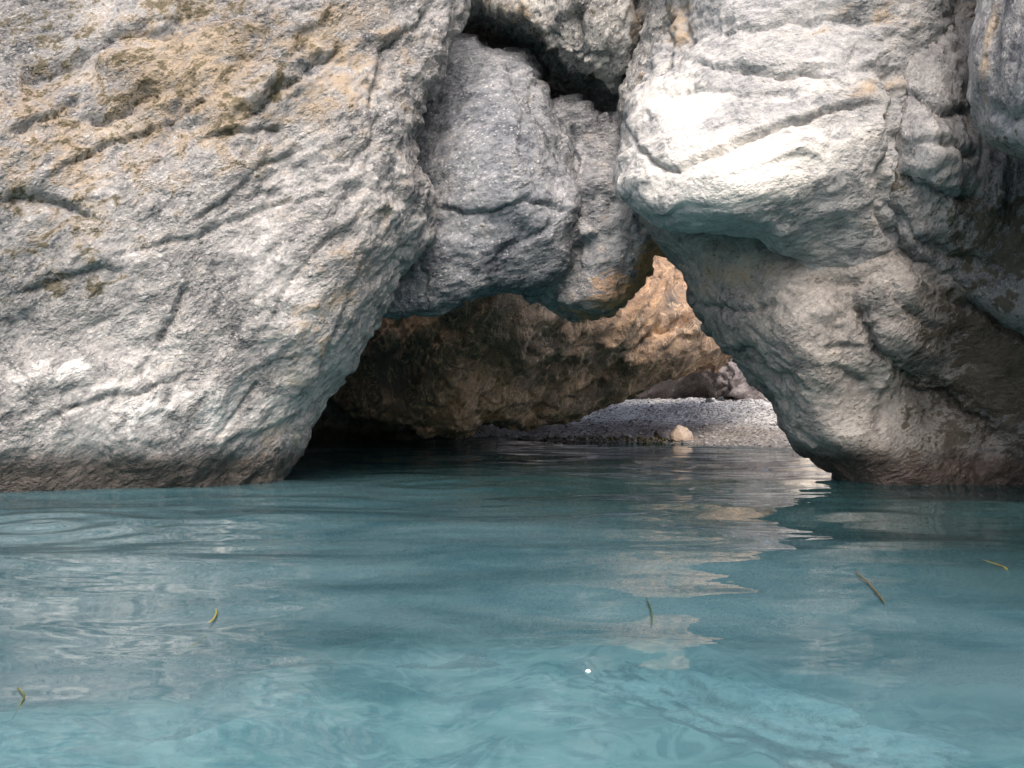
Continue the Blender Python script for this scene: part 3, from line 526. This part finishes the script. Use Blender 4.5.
M_pale = rock_mat('stone_sunlit', light=(.86, .80, .72), mid=(.76, .68, .59), dark=(.4, .33, .25), tan=(.7, .5, .35), olive=(.3, .28, .12), white=(.85, .8, .74), off=44., wet=.05, bump=.6, speck=.1, bal=-.1)
rock('boulder', 'sunlit cream boulder behind the worn right boulder, seen as a bright glint on water',
     [(778, 380), (772, 340), (766, 280), (800, 200), (900, 150), (1050, 200), (1060, 470), (815, 470), (802, 430), (792, 405)],
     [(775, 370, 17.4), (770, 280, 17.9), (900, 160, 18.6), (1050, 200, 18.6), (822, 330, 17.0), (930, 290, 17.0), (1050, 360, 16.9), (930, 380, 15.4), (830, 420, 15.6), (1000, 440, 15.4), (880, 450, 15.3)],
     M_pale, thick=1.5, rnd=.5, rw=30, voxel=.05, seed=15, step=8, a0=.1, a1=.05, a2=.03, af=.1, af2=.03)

def sunken():
    v = iv4 / np.linalg.norm(iv4, axis=1)[:, None]; r = np.random.default_rng(21)
    for k in range(9):
        nn = r.normal(size=3); nn /= np.linalg.norm(nn); d = v @ nn - r.uniform(.55, .85); v = v - np.maximum(d, 0)[:, None] * nn * .9
    v = v * (1 + .42 * fbm(v * 2.1 + 3, 5, 9, .6))[:, None] * np.array([.46, .15, .06])
    an = math.radians(-58); c, s = math.cos(an), math.sin(an)
    v = np.c_[v[:, 0] * c - v[:, 1] * s, v[:, 0] * s + v[:, 1] * c, v[:, 2]]
    link('boulder', mesh_np('boulder', v, jf4, M_sunk), (.50, 2.14, -.13), label='pale boulder lying just under the water at the lower right of the middle', category='boulder')
M_sunk = rock_mat('stone_sunken', light=(.80, .76, .72), mid=(.56, .54, .51), dark=(.26, .28, .27), tan=(.6, .55, .45), olive=(.3, .3, .2), white=(.85, .82, .78), off=50., wet=-3., bump=.5, speck=.3, bal=.0)
sunken()

# green weed along the waterline shelf under the brown boulder
def weed():
    V, Fq = [], []; k = 0
    for i in range(420):
        t = rng.uniform(0, 1); px = 488 + 178 * t; y = 12.9 - 1.0 * t + rng.uniform(-.25, .25); x = y * (px - CX) / F
        zz = CAMZ - y * (421 + rng.uniform(-3, 3) * (1 - .3 * t) - HZ) / F
        g = float(zgravel(np.array([x]), np.array([y]))[0]); z = g + .01 + rng.uniform(0, .03)
        L = rng.uniform(.04, .12); a = rng.uniform(0, 6.28); w = .012
        d = np.array([math.cos(a), math.sin(a), 0]); s = np.array([-d[1], d[0], 0]) * w
        c0 = np.array([x, y, z]); c1 = c0 + d * L * .5 + [0, 0, .03]; c2 = c0 + d * L + [0, 0, -.01]
        V += [c0 - s, c0 + s, c1 + s, c1 - s, c2 + s * .3, c2 - s * .3]; Fq += [[k, k + 1, k + 2, k + 3], [k + 3, k + 2, k + 4, k + 5]]; k += 6
    return np.array(V), Fq
WD = NT('seaweed_green'); c = WD.mix(WD.noise(WD.pos(), 9., 3), (.055, .055, .018), (.13, .105, .04)); WD.bsdf(c, .6, .3)
wv_, wf_ = weed(); link('seaweed', mesh_np('seaweed', wv_, wf_, WD.m), kind='stuff')

# ------------------------------------------------------------------ floating bits
def gz(y, dx=0): return 0.
def leaf(pts, width, mat, label, z0=.006, group='seagrass leaves in the water'):
    P = []
    for (px, py, dz) in pts:
        y = CAMZ * F / (py - HZ); x = y * (px - CX) / F
        P.append((x, y, dz))
    P = np.array(P, float); n = 14; t = np.linspace(0, len(P) - 1, n); i = np.minimum(t.astype(int), len(P) - 2); u = (t - i)[:, None]
    C = P[i] * (1 - u) + P[i + 1] * u
    C[:, 0] += .008 * np.sin(np.linspace(0, 3.1, n)); C[:, 2] += wave(C[:, 0], C[:, 1]) + z0
    T = np.gradient(C, axis=0); T /= np.linalg.norm(T, axis=1)[:, None]
    Sd = np.cross(T, (0, 0, 1)); Sd /= np.linalg.norm(Sd, axis=1)[:, None]
    w = width * .5 * np.clip(np.minimum(np.linspace(.35, 6, n), np.linspace(6, .35, n)), 0, 1)[:, None]
    th = np.array([0, 0, .0012])
    V = np.stack([C - Sd * w, C - Sd * w * .1 + th * 2, C + Sd * w, C - th], 1).reshape(-1, 3)
    Fq = []
    for k in range(n - 1):
        for j in range(4): a = k * 4 + j; b = k * 4 + (j + 1) % 4; Fq.append([a, b, b + 4, a + 4])
    Fq += [[3, 2, 1, 0], [n * 4 - 4, n * 4 - 3, n * 4 - 2, n * 4 - 1]]
    org = C.mean(0)
    return link('seagrass_leaf', mesh_np('seagrass_leaf', V - org, Fq, mat), tuple(org), label=label, category='seagrass leaf', group=group)
def leafmat(name, a, b):
    m = NT(name); m.bsdf(m.mix(m.ramp(m.noise(m.pos(), 14., 4), .4, .6), a, b), .5, .4); return m.m
L_olive = leafmat('leaf_olive', (.10, .11, .02), (.17, .13, .03)); L_dark = leafmat('leaf_dark', (.03, .06, .015), (.06, .08, .02)); L_brown = leafmat('leaf_brown', (.16, .10, .03), (.07, .08, .02)); L_yel = leafmat('leaf_yellow', (.36, .27, .06), (.22, .22, .05))
leaf([(209, 619, 0), (212, 612, 0), (216, 606, 0)], .006, L_yel, 'short yellow green seagrass leaf floating on the water before the left boulder')
leaf([(166, 663, -.012), (186, 648, -.008), (207, 632, -.008)], .012, L_olive, 'thin faint seagrass leaf just under water below the short yellow one')
leaf([(17, 692, -.004), (20, 704, -.002), (12, 724, -.012)], .0035, L_olive, 'curved olive seagrass leaf in the water near the lower left corner')
leaf([(646, 602, 0), (648, 612, 0), (651, 624, 0)], .004, L_dark, 'dark green seagrass leaf floating upright in the middle of the water')
leaf([(855, 575, 0), (870, 592, 0), (885, 607, 0)], .0055, L_brown, 'longest brown seagrass leaf slanting on the water at right')
leaf([(982, 562, -.008), (1002, 571, -.004), (1008, 576, -.012)], .012, L_olive, 'faint olive seagrass leaf in the shaded water near the right edge')

FO = NT('foam'); fb = FO.bsdf((.85, .87, .87), .25, .5)
def bubble(px, py, s, label):
    y = CAMZ * F / (py - HZ); x = y * (px - CX) / F
    v = iv / np.linalg.norm(iv, axis=1)[:, None]; v = v * s * (1 + .12 * perlin(v * 2, 5))[:, None]; v[:, 2] *= .8
    return link('foam_bubble', mesh_np('foam_bubble', v, jf, FO.m), (x, y, float(wave(np.array([x]), np.array([y]))[0])), label=label, category='foam bubble')
bubble(588, 671, .0055, 'bright white foam bubble on the water under the cave, below the dark seagrass leaf')

# ------------------------------------------------------------------ light, sky, camera
SUN = Vector((.03, -.64, .77)).normalized()
w = bpy.data.worlds.new('World'); S.world = w; w.use_nodes = True; nt = w.node_tree
bg = nt.nodes['Background']; sky = nt.nodes.new('ShaderNodeTexSky'); sky.sky_type = 'NISHITA'; sky.sun_disc = False
sky.sun_elevation = math.asin(SUN.z); sky.sun_rotation = math.atan2(SUN.x, SUN.y) % (2 * math.pi); sky.air_density = 1.0; sky.dust_density = 5.5; sky.ozone_density = 1.0
nt.links.new(sky.outputs[0], bg.inputs[0]); bg.inputs[1].default_value = .15
sl = bpy.data.lights.new('sun', 'SUN'); sl.energy = 1.25; sl.angle = math.radians(50); sl.color = (1, .965, .92)
so = bpy.data.objects.new('sun', sl); COL.objects.link(so); so.rotation_euler = (-SUN).to_track_quat('-Z', 'Y').to_euler(); so.location = (0, 0, 20)
cd = bpy.data.cameras.new('camera'); cd.sensor_width = 36; cd.lens = 36 * F / 1024; cd.shift_y = (HZ - 384) / 1024; cd.clip_start = .05; cd.clip_end = 2000
co = bpy.data.objects.new('camera', cd); COL.objects.link(co); co.location = (0, 0, CAMZ); co.rotation_euler = (math.pi / 2, 0, 0); S.camera = co
S.view_settings.view_transform = 'Standard'; S.view_settings.look = 'None'; S.view_settings.gamma = 1; S.view_settings.use_curve_mapping = False
S.view_settings.exposure = 1.08
S.cycles.use_denoising = True; S.cycles.adaptive_threshold = .03; S.cycles.max_bounces = 8; S.cycles.diffuse_bounces = 6; S.cycles.transparent_max_bounces = 8; S.cycles.caustics_reflective = False; S.cycles.caustics_refractive = False
